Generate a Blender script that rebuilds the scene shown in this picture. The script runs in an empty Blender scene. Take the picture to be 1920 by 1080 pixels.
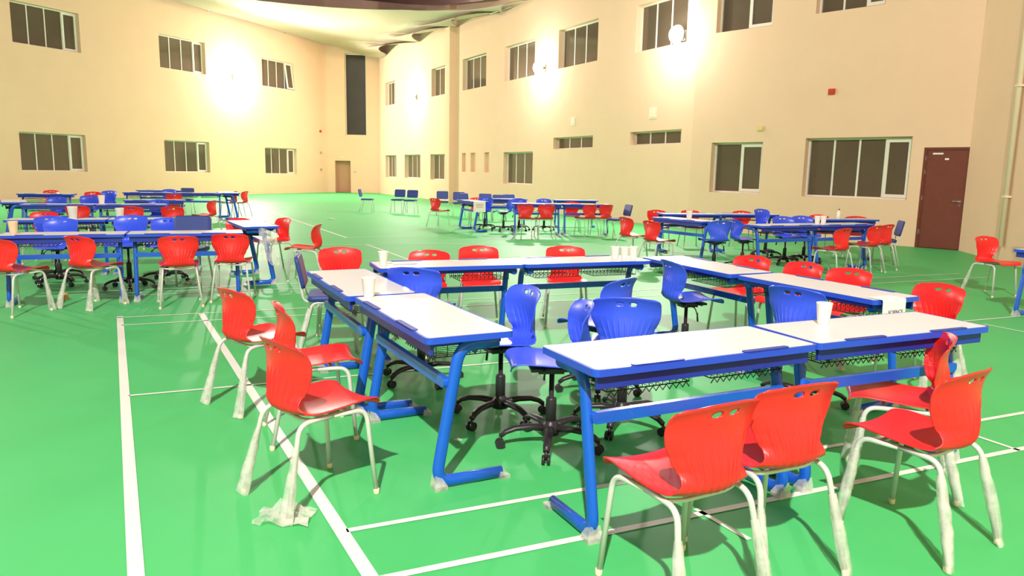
import bpy, bmesh, math, random
from mathutils import Vector, Matrix
random.seed(7)
PI = math.pi
S = bpy.context.scene
COL = S.collection

# ------------------------------------------------------------------ camera
CAM_H = 1.515
cam_d = bpy.data.cameras.new('camera')
cam_d.sensor_fit = 'HORIZONTAL'
cam_d.sensor_width = 36.0
cam_d.lens = 36.0 * 1389.0 / 1920.0
cam_d.clip_start = 0.05
cam_d.clip_end = 300
cam = bpy.data.objects.new('camera', cam_d)
COL.objects.link(cam)
p_, r_ = math.radians(8.96), math.radians(1.083)
fw = Vector((0, math.cos(p_), -math.sin(p_)))
up = Vector((0, math.sin(p_), math.cos(p_)))
rt = Vector((1, 0, 0))
rt2 = rt * math.cos(r_) + up * math.sin(r_)
up2 = -rt * math.sin(r_) + up * math.cos(r_)
M = Matrix((rt2, up2, -fw)).transposed().to_4x4()
M.translation = Vector((0, 0, CAM_H))
cam.matrix_world = M
S.camera = cam

# ------------------------------------------------------------------ world, exposure
S.view_settings.view_transform = 'Standard'
S.view_settings.look = 'None'
S.view_settings.gamma = 1.0
S.view_settings.use_curve_mapping = False
S.view_settings.exposure = 0.12
w = bpy.data.worlds.new('night')
S.world = w
w.use_nodes = True
wn = w.node_tree.nodes
wn['Background'].inputs[0].default_value = (0.13, 0.12, 0.17, 1)
wn['Background'].inputs[1].default_value = 0.9


def light(name, loc, energy, radius, color, kind='POINT', target=None, spot=150, blend=0.6, sx=1, sy=1):
    l = bpy.data.lights.new(name, kind)
    l.energy = energy
    l.color = color
    if kind == 'AREA':
        l.shape = 'RECTANGLE'
        l.size = sx
        l.size_y = sy
    else:
        l.shadow_soft_size = radius
    if kind == 'SPOT':
        l.spot_size = math.radians(spot)
        l.spot_blend = blend
    o = bpy.data.objects.new(name, l)
    COL.objects.link(o)
    o.location = loc
    if target is not None:
        o.rotation_euler = (Vector(target) - Vector(loc)).to_track_quat('-Z', 'Y').to_euler()
    return o


WARM = (1.0, 0.92, 0.86)
KEY = (-1.0, -7.2, 11.0)
light('key_floodlight_beam', KEY, 13500, 0.13, (1.0, 0.94, 0.86), 'SPOT', (0, 9, 0), 165, 0.4)
# wall floodlight positions: wall origin, direction, distance along, height, glow, beam
L0, LD = Vector((-19.9, 28.8)), Vector((.423, .906)).normalized()
R0, RD = Vector((-8.2, 46.0)), Vector((11.9, -22.7)).normalized()


def on(P, D, s, off=0.0):
    n = Vector((D.y, -D.x))
    q = P + D * s + n * off
    return q


LAMPS = []
for P, D, s, z, glow, beam in ((L0, LD, 12.17, 6.08, 800, 3200), (R0, RD, 6.42, 5.3, 260, 900), (R0, RD, 19.96, 5.3, 330, 1500),
                               (R0, RD, 27.7, 5.33, 330, 1500), (L0, LD, -9.0, 6.08, 500, 5600)):  # last entry: unseen fill lamp, added to brighten the yard and right wall
    n = Vector((D.y, -D.x))
    LAMPS.append((P, D, s, z, n))
    q = on(P, D, s, 1.15)
    light('wall_floodlight_glow', (q.x, q.y, z - 0.1), glow * 0.5, 0.12, WARM, 'POINT')
    q = on(P, D, s, 0.62)
    t = on(P, D, s, 8.0)
    light('wall_floodlight_beam', (q.x, q.y, z - 0.1), beam, 0.14, WARM, 'SPOT', (t.x, t.y, z - 2.2), 172, 0.5)

# ------------------------------------------------------------------ materials
MATS = {}


def mat(name, color, rough=0.5, metal=0.0, spec=0.5, noise=0.0, nscale=8.0, bump=0.0, bscale=40.0, coat=0.0, alpha=1.0,
        emit=0.0, trans=0.0, ior=1.45):
    m = bpy.data.materials.new(name)
    m.use_nodes = True
    nt = m.node_tree
    b = nt.nodes['Principled BSDF']
    b.inputs['Base Color'].default_value = (*color, 1)
    b.inputs['Roughness'].default_value = rough
    b.inputs['Metallic'].default_value = metal
    b.inputs['Specular IOR Level'].default_value = spec
    b.inputs['Coat Weight'].default_value = coat
    b.inputs['Alpha'].default_value = alpha
    b.inputs['Transmission Weight'].default_value = trans
    b.inputs['IOR'].default_value = ior
    if emit:
        b.inputs['Emission Color'].default_value = (*color, 1)
        b.inputs['Emission Strength'].default_value = emit
    tc = nt.nodes.new('ShaderNodeTexCoord')
    if noise:
        n = nt.nodes.new('ShaderNodeTexNoise')
        n.inputs['Scale'].default_value = nscale
        n.inputs['Detail'].default_value = 5
        nt.links.new(tc.outputs['Object'], n.inputs['Vector'])
        mx = nt.nodes.new('ShaderNodeMix')
        mx.data_type = 'RGBA'
        mx.inputs[6].default_value = (*[c * (1 - noise) for c in color], 1)
        mx.inputs[7].default_value = (*[min(1, c * (1 + noise)) for c in color], 1)
        nt.links.new(n.outputs['Fac'], mx.inputs[0])
        nt.links.new(mx.outputs[2], b.inputs['Base Color'])
    if bump:
        n2 = nt.nodes.new('ShaderNodeTexNoise')
        n2.inputs['Scale'].default_value = bscale
        n2.inputs['Detail'].default_value = 4
        nt.links.new(tc.outputs['Object'], n2.inputs['Vector'])
        bp = nt.nodes.new('ShaderNodeBump')
        bp.inputs['Strength'].default_value = bump
        bp.inputs['Distance'].default_value = 0.02
        nt.links.new(n2.outputs['Fac'], bp.inputs['Height'])
        nt.links.new(bp.outputs['Normal'], b.inputs['Normal'])
    MATS[name] = m
    return m


PLASTER = mat('beige_plaster', (0.86, 0.60, 0.425), 0.85, spec=0.2, noise=0.04, nscale=1.2, bump=0.15, bscale=60)
TURF = mat('green_court_floor', (0.07, 0.50, 0.15), 0.52, spec=0.35, noise=0.06, nscale=0.9, bump=0.12, bscale=3.5)
LINE = mat('white_court_paint', (0.80, 0.82, 0.74), 0.5)
RED = mat('red_plastic', (0.84, 0.024, 0.026), 0.33, spec=0.5, noise=0.03, nscale=20)
BLUE = mat('blue_plastic', (0.045, 0.10, 0.83), 0.33, spec=0.5, noise=0.03, nscale=20)
NAVY = mat('navy_plastic', (0.025, 0.05, 0.24), 0.5, noise=0.05, nscale=25)
STEEL = mat('pale_painted_steel', (0.64, 0.62, 0.62), 0.35, metal=0.15)
BLACK = mat('black_nylon', (0.022, 0.02, 0.024), 0.38)
CHROME = mat('chrome', (0.75, 0.75, 0.75), 0.15, metal=1.0)
BLUESTEEL = mat('blue_painted_steel', (0.008, 0.10, 0.60), 0.3, coat=0.3)
BLUEEDGE = mat('blue_edge_plastic', (0.02, 0.08, 0.62), 0.35)
DKBLUE = mat('dark_blue_groove', (0.012, 0.035, 0.34), 0.4)
TOP = mat('white_laminate', (0.72, 0.72, 0.75), 0.3, noise=0.02, nscale=6)
PAPER = mat('white_paper', (0.86, 0.85, 0.83), 0.7)
INK = mat('dark_ink', (0.05, 0.05, 0.06), 0.7)
REDINK = mat('red_ink', (0.7, 0.12, 0.08), 0.7)
CUP = mat('white_paper_cup', (0.90, 0.87, 0.80), 0.55)
PEACH = mat('peach_paper_cup', (0.86, 0.62, 0.40), 0.6)
WHITEALU = mat('white_aluminium', (0.80, 0.77, 0.68), 0.4)
GLASS = mat('dark_window_glass', (0.12, 0.09, 0.06), 0.08, spec=0.7, noise=0.12, nscale=1.5)
DARKGLASS = mat('unlit_tall_window_glass', (0.045, 0.038, 0.032), 0.25, noise=0.2, nscale=2)
DOORWOOD = mat('maroon_door_laminate', (0.19, 0.05, 0.035), 0.4, noise=0.12, nscale=9)
DOORFAR = mat('tan_door_laminate', (0.55, 0.30, 0.18), 0.5, noise=0.05, nscale=3)
SAIL = mat('cream_sail_fabric', (0.52, 0.46, 0.33), 0.9, noise=0.03, nscale=0.6, bump=0.1, bscale=3)
SAILPINK = mat('mauve_sail_fabric', (0.42, 0.25, 0.27), 0.9, noise=0.04, nscale=0.6)
GALV = mat('galvanised_steel', (0.5, 0.5, 0.48), 0.45, metal=0.6)
REDBOX = mat('red_alarm_plastic', (0.6, 0.05, 0.03), 0.4)
VENTM = mat('off_white_vent', (0.84, 0.70, 0.54), 0.6)
LAMPGLASS = mat('lit_floodlight_lens', (1.0, 0.95, 0.85), 0.3, emit=60)
PIPE = mat('cream_pipe', (0.85, 0.72, 0.52), 0.5)
CARTON = mat('carton_with_orange_print', (0.72, 0.38, 0.16), 0.6, noise=0.4, nscale=30)
YEL = mat('pale_yellow_sign', (0.75, 0.62, 0.25), 0.5)


def film(name, color, dens):
    m = bpy.data.materials.new(name)
    m.use_nodes = True
    nt = m.node_tree
    b = nt.nodes['Principled BSDF']
    out = nt.nodes['Material Output']
    b.inputs['Base Color'].default_value = (*color, 1)
    b.inputs['Roughness'].default_value = 0.25
    n = nt.nodes.new('ShaderNodeTexNoise')
    n.inputs['Scale'].default_value = 14
    n.inputs['Detail'].default_value = 3
    tc = nt.nodes.new('ShaderNodeTexCoord')
    nt.links.new(tc.outputs['Object'], n.inputs['Vector'])
    bp = nt.nodes.new('ShaderNodeBump')
    bp.inputs['Strength'].default_value = 0.35
    bp.inputs['Distance'].default_value = 0.006
    nt.links.new(n.outputs['Fac'], bp.inputs['Height'])
    nt.links.new(bp.outputs['Normal'], b.inputs['Normal'])
    tr = nt.nodes.new('ShaderNodeBsdfTransparent')
    mx = nt.nodes.new('ShaderNodeMixShader')
    mr = nt.nodes.new('ShaderNodeMapRange')
    mr.inputs['From Min'].default_value = 0.35
    mr.inputs['From Max'].default_value = 0.65
    mr.inputs['To Min'].default_value = dens - 0.2
    mr.inputs['To Max'].default_value = min(1, dens + 0.2)
    nt.links.new(n.outputs['Fac'], mr.inputs['Value'])
    nt.links.new(mr.outputs['Result'], mx.inputs[0])
    nt.links.new(tr.outputs[0], mx.inputs[1])
    nt.links.new(b.outputs[0], mx.inputs[2])
    nt.links.new(mx.outputs[0], out.inputs['Surface'])
    return m


FILM = film('clear_wrapping_film', (0.74, 0.73, 0.69), 0.45)


# ------------------------------------------------------------------ mesh helpers
class MB:
    def __init__(self):
        self.v = []
        self.f = []
        self.m = []
        self.s = []

    def add(self, vs, fs, mi=0, smooth=False):
        o = len(self.v)
        self.v += [tuple(q) for q in vs]
        for f in fs:
            self.f.append(tuple(o + i for i in f))
            self.m.append(mi)
            self.s.append(smooth)
        return self

    def box(self, x0, x1, y0, y1, z0, z1, mi=0, T=None):
        vs = [Vector((x, y, z)) for z in (z0, z1) for y in (y0, y1) for x in (x0, x1)]
        if T:
            vs = [T(q) for q in vs]
        return self.add(vs, [(0, 2, 3, 1), (4, 5, 7, 6), (0, 1, 5, 4), (2, 6, 7, 3), (0, 4, 6, 2), (1, 3, 7, 5)], mi)

    def prism(self, poly, z0, z1, mi=0, T=None, smooth=False):
        n = len(poly)
        vs = [Vector((x, y, z0)) for x, y in poly] + [Vector((x, y, z1)) for x, y in poly]
        if T:
            vs = [T(q) for q in vs]
        self.add(vs, [tuple(range(n))[::-1], tuple(range(n, 2 * n))], mi)
        o = len(self.v) - 2 * n
        for i in range(n):
            j = (i + 1) % n
            self.f.append((o + i, o + j, o + n + j, o + n + i))
            self.m.append(mi)
            self.s.append(smooth)
        return self

    def tube(self, pts, r, n=10, mi=0, ry=None, cap=True, closed=False, upv=None):
        pts = [Vector(p) for p in pts]
        N = len(pts)
        rr = r if isinstance(r, (list, tuple)) else [r] * N
        ryy = ry if isinstance(ry, (list, tuple)) else ([ry] * N if ry else rr)
        t0 = (pts[1] - pts[0]).normalized()
        a = Vector(upv) if upv else (Vector((0, 0, 1)) if abs(t0.z) < 0.9 else Vector((1, 0, 0)))
        a = (a - t0 * a.dot(t0)).normalized()
        vs = []
        for i, p in enumerate(pts):
            if i == 0:
                t = pts[1] - pts[0]
            elif i == N - 1:
                t = pts[-1] - pts[-2]
            else:
                t = (pts[i + 1] - p).normalized() + (p - pts[i - 1]).normalized()
            t.normalize()
            a = (a - t * a.dot(t)).normalized()
            b = t.cross(a)
            for k in range(n):
                th = 2 * PI * k / n
                vs.append(p + a * (math.cos(th) * rr[i]) + b * (math.sin(th) * ryy[i]))
        fs = []
        for i in range(N - 1):
            for k in range(n):
                k2 = (k + 1) % n
                fs.append((i * n + k, i * n + k2, (i + 1) * n + k2, (i + 1) * n + k))
        self.add(vs, fs, mi, True)
        if cap:
            o = len(self.v) - len(vs)
            self.f.append(tuple(o + k for k in range(n))[::-1]); self.m.append(mi); self.s.append(False)
            self.f.append(tuple(o + (N - 1) * n + k for k in range(n))); self.m.append(mi); self.s.append(False)
        return self

    def lathe(self, prof, n=20, mi=0, c=(0, 0, 0), smooth=True, T=None):
        vs = []
        for r, z in prof:
            for k in range(n):
                th = 2 * PI * k / n
                q = Vector((c[0] + r * math.cos(th), c[1] + r * math.sin(th), c[2] + z))
                vs.append(T(q) if T else q)
        fs = []
        for i in range(len(prof) - 1):
            for k in range(n):
                k2 = (k + 1) % n
                fs.append((i * n + k, i * n + k2, (i + 1) * n + k2, (i + 1) * n + k))
        self.add(vs, fs, mi, smooth)
        o = len(self.v) - len(vs)
        self.f.append(tuple(o + k for k in range(n))[::-1]); self.m.append(mi); self.s.append(False)
        self.f.append(tuple(o + (len(prof) - 1) * n + k for k in range(n))); self.m.append(mi); self.s.append(False)
        return self

    def mesh(self, name, mats):
        me = bpy.data.meshes.new(name)
        me.from_pydata(self.v, [], self.f)
        for m in (mats if isinstance(mats, (list, tuple)) else [mats]):
            me.materials.append(m)
        me.polygons.foreach_set('material_index', self.m)
        me.polygons.foreach_set('use_smooth', self.s)
        me.update()
        return me


def rounded(pts, rad=0.05, n=5):
    """polyline with rounded corners"""
    pts = [Vector(p) for p in pts]
    out = [pts[0]]
    for i in range(1, len(pts) - 1):
        a, b, c = pts[i - 1], pts[i], pts[i + 1]
        r = rad[i - 1] if isinstance(rad, (list, tuple)) else rad
        d1, d2 = (a - b), (c - b)
        r = min(r, d1.length * .49, d2.length * .49)
        p, q = b + d1.normalized() * r, b + d2.normalized() * r
        for k in range(n + 1):
            t = k / n
            out.append(p * (1 - t) ** 2 + b * 2 * t * (1 - t) + q * t * t)
    out.append(pts[-1])
    return out


def rrect(w, h, r, n=5, cx=0, cy=0):
    out = []
    for sx, sy, a0 in ((1, 1, 0), (-1, 1, 90), (-1, -1, 180), (1, -1, 270)):
        for k in range(n + 1):
            a = math.radians(a0 + 90 * k / n)
            out.append((cx + sx * (w / 2 - r) + r * math.cos(a), cy + sy * (h / 2 - r) + r * math.sin(a)))
    return out


def place(name, me, parent=None, label=None):
    o = bpy.data.objects.new(name, me)
    COL.objects.link(o)
    if parent:
        o.parent = parent
    if label:
        o['label'] = label
    return o


def thing(name, loc, rz, label, cat, group=None):
    o = bpy.data.objects.new(name, None)
    o.empty_display_size = 0.1
    COL.objects.link(o)
    o.location = loc
    o.rotation_euler = (0, 0, rz)
    o['label'] = label
    o['category'] = cat
    if group:
        o['group'] = group
    return o


def tag(o, label, cat, group=None):
    o['label'] = label
    o['category'] = cat
    if group:
        o['group'] = group
    return o


def struct(o):
    o['kind'] = 'structure'
    return o


# ------------------------------------------------------------------ floor with painted court lines
fb = MB()
fb.add([(-34, -9, 0), (14, -9, 0), (14, 52, 0), (-34, 52, 0)], [(0, 1, 2, 3)])
for x0, y0, x1, y1, wd in (
        (-3.93, 7.29, -1.0, 1.85, .058), (-3.21, 7.52, -0.25, 2.10, .058),
        (-3.93, 7.22, 7.3, 12.0, .028), (-3.70, 6.88, 7.6, 11.65, .028),
        (-2.52, 4.72, 6.7, 8.65, .028), (-0.68, 2.93, 5.0, 5.42, .034), (-0.62, 2.50, 5.2, 5.04, .040),
        (0.86, 3.20, 1.02, 2.92, .026), (2.76, 4.32, 2.90, 4.02, .026),
        (5.02, 7.75, 5.9, 5.9, .028),
        (-10.3, 29.2, -3.65, 16.24, .05), (-2.97, 14.93, -1.72, 12.4, .04), (-3.7, 16.36, -1.2, 17.0, .035),
        (-3.83, 14.65, 2.2, 16.1, .035), (-2.81, 12.08, 4.5, 15.0, .028),
        (-5.2, 8.62, -2.6, 9.72, .028), (-4.9, 8.3, -2.4, 9.36, .028)):
    d = Vector((x1 - x0, y1 - y0)).normalized()
    n = Vector((-d.y, d.x)) * wd / 2
    fb.add([(x0 - n.x, y0 - n.y, .003), (x1 - n.x, y1 - n.y, .003), (x1 + n.x, y1 + n.y, .003), (x0 + n.x, y0 + n.y, .003)], [(0, 1, 2, 3)], 1)
struct(place('floor', fb.mesh('floor', [TURF, LINE])))


# ------------------------------------------------------------------ walls with openings
def wall_seg(mb, P, D, length, H, ops, thick=0.35, s_start=0.0):
    """front face cells without the openings, reveals and a back face"""
    n = Vector((D.y, -D.x))

    def W(s, z, d=0.0):
        q = P + D * s - n * d
        return (q.x, q.y, z)
    ss = sorted(set([s_start, length] + [v for o in ops for v in (o[0], o[1])]))
    zs = sorted(set([0.0, H] + [v for o in ops for v in (o[2], o[3])]))
    for i in range(len(ss) - 1):
        for j in range(len(zs) - 1):
            sm, zm = (ss[i] + ss[i + 1]) / 2, (zs[j] + zs[j + 1]) / 2
            if any(o[0] < sm < o[1] and o[2] < zm < o[3] for o in ops):
                continue
            for d in (0.0, thick):
                q = [W(ss[i], zs[j], d), W(ss[i + 1], zs[j], d), W(ss[i + 1], zs[j + 1], d), W(ss[i], zs[j + 1], d)]
                mb.add(q, [(3, 2, 1, 0)] if d == 0 else [(0, 1, 2, 3)])
    for o in ops:
        a, b, c, e = o[:4]
        for (s0, z0, s1, z1) in ((a, c, a, e), (b, c, b, e), (a, c, b, c), (a, e, b, e)):
            mb.add([W(s0, z0, 0), W(s1, z1, 0), W(s1, z1, thick), W(s0, z0, thick)], [(0, 1, 2, 3)])
    for (s0, z0, s1, z1) in ((s_start, 0, s_start, H), (length, 0, length, H), (s_start, H, length, H)):
        mb.add([W(s0, z0, 0), W(s1, z1, 0), W(s1, z1, thick), W(s0, z0, thick)], [(0, 1, 2, 3)])


WN = [0]


def window(P, D, o, panes, sash=None, depth=0.2, fr=0.045, open_sash=False):
    """aluminium window set back in its opening; panes = relative widths, sash = index of the thick framed leaf"""
    WN[0] += 1
    n = Vector((D.y, -D.x))
    a, b, c, e = o[:4]
    root = bpy.data.objects.new('window_%d' % WN[0], None)
    COL.objects.link(root)
    base = P + D * ((a + b) / 2)
    root.location = (base.x, base.y, c)
    root['kind'] = 'structure'
    cx = (a + b) / 2

    def T(q):   # q.x along wall from centre, q.y depth outwards, q.z up
        v = D * q.x - n * q.y
        return Vector((v.x, v.y, q.z))
    wd, h = b - a, e - c
    mb = MB()
    y0, y1 = depth, depth + .06
    x0, x1 = -wd / 2, wd / 2
    for bx in ((x0, x1, 0, fr), (x0, x1, h - fr, h), (x0, x0 + fr, fr, h - fr), (x1 - fr, x1, fr, h - fr)):
        mb.box(bx[0], bx[1], y0, y1, bx[2], bx[3], T=T)
    tot = sum(panes)
    x = x0 + fr
    inner = wd - 2 * fr
    edges = [x]
    for p in panes:
        x += inner * p / tot
        edges.append(x)
    for k, xe in enumerate(edges[1:-1]):
        mb.box(xe - .022, xe + .022, y0, y1, fr, h - fr, T=T)
    place('window_frame', mb.mesh('window_frame', WHITEALU), root)
    for k in range(len(panes)):
        xa, xb = edges[k], edges[k + 1]
        if sash == k:
            sb = MB()
            t = .075
            sh = Matrix.Rotation(0, 3, 'Z')
            tilt = 0.22 if open_sash else 0.0

            def T2(q):
                return T(Vector((q.x, q.y - tilt * (h - q.z) * .6, q.z)))
            for bx in ((xa, xb, fr, fr + t), (xa, xb, h - fr - t, h - fr), (xa, xa + t, fr + t, h - fr - t), (xb - t, xb, fr + t, h - fr - t)):
                sb.box(bx[0], bx[1], y0 - .03, y0 + .03, bx[2], bx[3], T=T2)
            so = place('sash', sb.mesh('sash', WHITEALU), root)
            g = MB()
            g.box(xa + t, xb - t, y0 - .005, y0 + .01, fr + t, h - fr - t, T=T2)
            place('glass_pane', g.mesh('glass_pane', GLASS), so)
        else:
            g = MB()
            g.box(xa + .02, xb - .02, y0 + .02, y0 + .035, fr, h - fr, T=T)
            place('glass_pane', g.mesh('glass_pane', GLASS), root)
    return root


# left wall
LWIN = [(1.0, 3.8, 6.08, 7.66), (7.7, 10.4, 6.0, 7.53), (14.27, 16.83, 5.88, 7.38),
        (0.95, 3.73, 1.15, 2.69), (7.7, 10.4, 1.16, 2.68), (14.3, 16.86, 1.1, 2.57)]
lb = MB()
wall_seg(lb, L0, LD, 19.2, 12.0, LWIN, s_start=-38)
struct(place('wall_left', lb.mesh('wall_left', PLASTER)))
for i, o in enumerate(LWIN):
    window(L0, LD, o, (1, 1, 1, .85), 3, open_sash=(i == 2))

# far wall: a rounded turn, then a facing piece with a door below a tall unlit window
fbw = MB()
Lend = on(L0, LD, 19.2)
B0 = Vector((-11.4, 46.65))
BD = Vector((3.0, .28)).normalized()
turn = [Lend, Vector((-11.68, 46.38)), Vector((-11.56, 46.55)), B0]
for a, b in zip(turn[:-1], turn[1:]):
    wall_seg(fbw, a, (b - a).normalized(), (b - a).length, 12.0, [])
BOPS = [(0.25, 1.20, 0.0, 1.96), (0.93, 2.22, 3.52, 8.42)]
BL = 3.0
wall_seg(fbw, B0, BD, BL, 12.0, BOPS, thick=0.5)
Bend = B0 + BD * BL
cn = [Bend, Vector((-8.22, 46.75)), R0]
for a, b in zip(cn[:-1], cn[1:]):
    wall_seg(fbw, a, (b - a).normalized(), (b - a).length, 12.0, [])
struct(place('wall_far', fbw.mesh('wall_far', PLASTER)))

# tall unlit window in the far wall
o = BOPS[1]
WN[0] += 1
n = Vector((BD.y, -BD.x))
tb = MB()


def TB(q):
    v = B0 + BD * q.x - n * q.y
    return Vector((v.x, v.y, q.z))


tb.box(o[0], o[1], .3, .34, o[2], o[3], T=TB)
tw = struct(place('window_%d' % WN[0], tb.mesh('tall_glass', DARKGLASS)))
fr_ = MB()
for bx in ((o[0], o[1], o[2], o[2] + .05), (o[0], o[0] + .05, o[2], o[3]), (o[1] - .06, o[1], o[2], o[3]), (o[0], o[1], o[3] - .05, o[3])):
    fr_.box(bx[0], bx[1], .24, .3, bx[2], bx[3], T=TB)
place('window_frame', fr_.mesh('window_frame', WHITEALU), tw)

# right wall
RWIN_U = [(1.05, 2.85, 5.2, 6.5), (8.5, 10.7, 5.15, 6.5), (12.4, 14.9, 5.12, 6.5), (16.63, 19.17, 5.13, 6.49),
          (20.9, 23.4, 5.17, 6.51), (25.45, 27.85, 5.16, 6.52)]
RWIN_L = [(1.0, 2.97, 1.02, 2.31), (4.4, 6.9, 1.04, 2.31), (8.37, 10.72, 1.02, 2.29), (16.68, 19.18, 1.0, 2.28)]
RWIN_K = [(20.7, 23.3, 2.34, 2.75), (25.38, 27.8, 2.38, 2.78)]
SLOTS = [(12.38, 12.82, 1.45, 2.3), (13.35, 13.88, 1.45, 2.3), (14.82, 15.3, 1.45, 2.3)]
rb = MB()
RLEN = 28.25
wall_seg(rb, R0, RD, RLEN, 12.0, RWIN_U + RWIN_L + RWIN_K + SLOTS)
nR = Vector((RD.y, -RD.x))


def TR(q):
    v = R0 + RD * q.x - nR * q.y
    return Vector((v.x, v.y, q.z))


for o in SLOTS:    # shallow blind niches
    rb.box(o[0], o[1], .16, .3, o[2], o[3], T=TR)
rb.box(11.15, 11.65, -.34, .02, 0, 12.0, T=TR)   # pilaster
struct(place('wall_right', rb.mesh('wall_right', PLASTER)))
for o in RWIN_U + RWIN_L:
    window(R0, RD, o, (1, 1, 1, .32), None)
for o in RWIN_K:
    window(R0, RD, o, (1, 1, 1, .32), None, depth=.22, fr=.035)

# right wall, nearer piece with window and door
C0 = R0 + RD * RLEN
C1 = Vector((9.65, 16.0))
CD = (C1 - C0).normalized()
CL = (C1 - C0).length
s0c = (Vector((5.0, 20.9)) - C0).dot(CD)     # pixel fit was made from (5.0, 20.9)
CW = [(0.45 + s0c, 2.05 + s0c, 5.25, 6.7), (3.15 + s0c, 4.75 + s0c, 5.38, 6.6), (0.52 + s0c, 2.02 + s0c, 1.05, 2.38), (3.15 + s0c, 5.6 + s0c, 1.03, 2.45)]
DO = (5.86 + s0c, 6.79 + s0c, 0.0, 2.2)
cb = MB()
wall_seg(cb, C0, CD, CL, 12.0, CW + [DO])
struct(place('wall_right.001', cb.mesh('wall_right_b', PLASTER)))
for i, o in enumerate(CW):
    if i == 0 or i == 2:
        window(C0, CD, o, (1, .85), 1)
    elif i == 3:
        window(C0, CD, o, (1, 1, 1, .95), 3)
    else:
        window(C0, CD, o, (1, 1, .8), 2)

# door in the right wall
nC = Vector((CD.y, -CD.x))


def TC(q):
    v = C0 + CD * q.x - nC * q.y
    return Vector((v.x, v.y, q.z))


def door(idx, T, o, m, depth, frame_m, right_handle=True, extras=True):
    a, b, c, e = o
    mb = MB()
    mb.box(a + .05, b - .05, depth, depth + .05, .005, e - .05, T=T)
    d = struct(place('door_%d' % idx, mb.mesh('door_leaf', m)))
    f = MB()
    for bx in ((a, a + .05, 0, e), (b - .05, b, 0, e), (a + .05, b - .05, e - .05, e)):
        f.box(bx[0], bx[1], depth - .03, depth + .08, bx[2], bx[3], T=T)
    place('door_frame', f.mesh('door_frame', frame_m), d)
    if extras:
        h = MB()
        hx = b - .13
        h.tube([T(Vector((hx, depth, 1.05))), T(Vector((hx, depth - .05, 1.05)))], .012, 8)
        h.tube([T(Vector((hx + .01, depth - .05, 1.05))), T(Vector((hx - .14, depth - .05, 1.05)))], .011, 8)
        h.tube([T(Vector((hx, depth, 1.05))), T(Vector((hx, depth - .01, 1.05)))], .03, 14)
        h.tube([T(Vector((hx, depth, .96))), T(Vector((hx, depth - .014, .96)))], .026, 14)
        place('door_handle', h.mesh('door_handle', CHROME), d, 'chrome lever handle with round lock plate')
        for hz in (.3, 1.05, 1.62, 1.92):
            g = MB()
            g.box(a + .03, a + .055, depth - .036, depth + .0, hz, hz + .1, T=T)
            place('hinge', g.mesh('hinge', CHROME), d)
        g = MB()
        g.box(a + .17, a + .38, depth - .004, depth, 2.05, 2.085, T=T)
        place('name_plate', g.mesh('name_plate', PAPER), d, 'small white plate near the top edge')
        g = MB()
        g.box(a + .42, a + .5, depth - .004, depth, 1.93, 1.97, T=T)
        place('number_plate', g.mesh('number_plate', PAPER), d)
    return d


door(1, TC, DO, DOORWOOD, .06, DOORWOOD)
door(2, TB, (0.25, 1.20, 0.0, 1.96), DOORFAR, .42, DOORFAR, extras=False)

# right side wall running back towards the viewer
E0, ED = C1.copy(), Vector((-.21, -.98)).normalized()
eb = MB()
wall_seg(eb, E0, ED, 9.0, 12.0, [])
E1 = E0 + ED * 9.0
ED2 = Vector((.25, -1)).normalized()
wall_seg(eb, E1, ED2, 16.0, 12.0, [])
struct(place('wall_right.002', eb.mesh('wall_right_c', PLASTER)))
# wall behind the viewer
nb_ = MB()
nb_.box(-34, 14, -8.4, -8.1, 0, 13)
struct(place('wall_back', nb_.mesh('wall_back', PLASTER)))
nE = Vector((ED.y, -ED.x))


def TE(q):
    v = E0 + ED * q.x - nE * q.y
    return Vector((v.x, v.y, q.z))


# ------------------------------------------------------------------ wall fittings
pb = MB()
pp = [TE(Vector((2.2, -.06, z))) for z in (0.3, 12.0)]
pb.tube(pp, .045, 10)
pipe = tag(place('drain_pipe', pb.mesh('drain_pipe', PIPE)), 'cream vertical pipe on the wall to the right of the maroon door', 'pipe')
for z in (1.2, 3.2, 5.2):
    cbk = MB()
    cbk.box(2.13, 2.27, -.11, 0, z, z + .04, T=TE)
    place('pipe_clamp', cbk.mesh('pipe_clamp', PIPE), pipe)


def floodlight(P, D, s, z, label):
    n = Vector((D.y, -D.x))
    q = P + D * s
    root = thing('floodlight', (q.x, q.y, z), math.atan2(D.y, D.x), label, 'floodlight', 'lit floodlights on the walls')
    b = MB()    # local: x along the wall, -y into the yard
    b.box(-.08, .08, -.04, 0, -.14, .14)
    b.tube([(0, -.03, 0), (0, -.16, 0)], .03, 10)
    place('bracket', b.mesh('bracket', GALV), root)
    h = MB()

    def TT(v):
        return Matrix.Rotation(math.radians(90), 3, 'X') @ v + Vector((0, -.16, 0))
    h.lathe([(.10, 0), (.19, .01), (.21, .05), (.21, .09), (.195, .095)], 24, T=TT)
    for k in range(8):
        a_ = PI * k / 4
        h.tube([TT(Vector((.20 * math.cos(a_), .20 * math.sin(a_), .02))), TT(Vector((.225 * math.cos(a_), .225 * math.sin(a_), .08)))], .012, 5)
    place('housing', h.mesh('housing', GALV), root)
    g = MB()
    g.lathe([(.25 * math.cos(t), .085 + .22 * math.sin(t)) for t in [i * PI / 2 / 8 for i in range(8)]] + [(.01, .306)], 24, T=TT)
    place('lens', g.mesh('lens', LAMPGLASS), root, 'glowing white domed lens')
    return root


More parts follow.
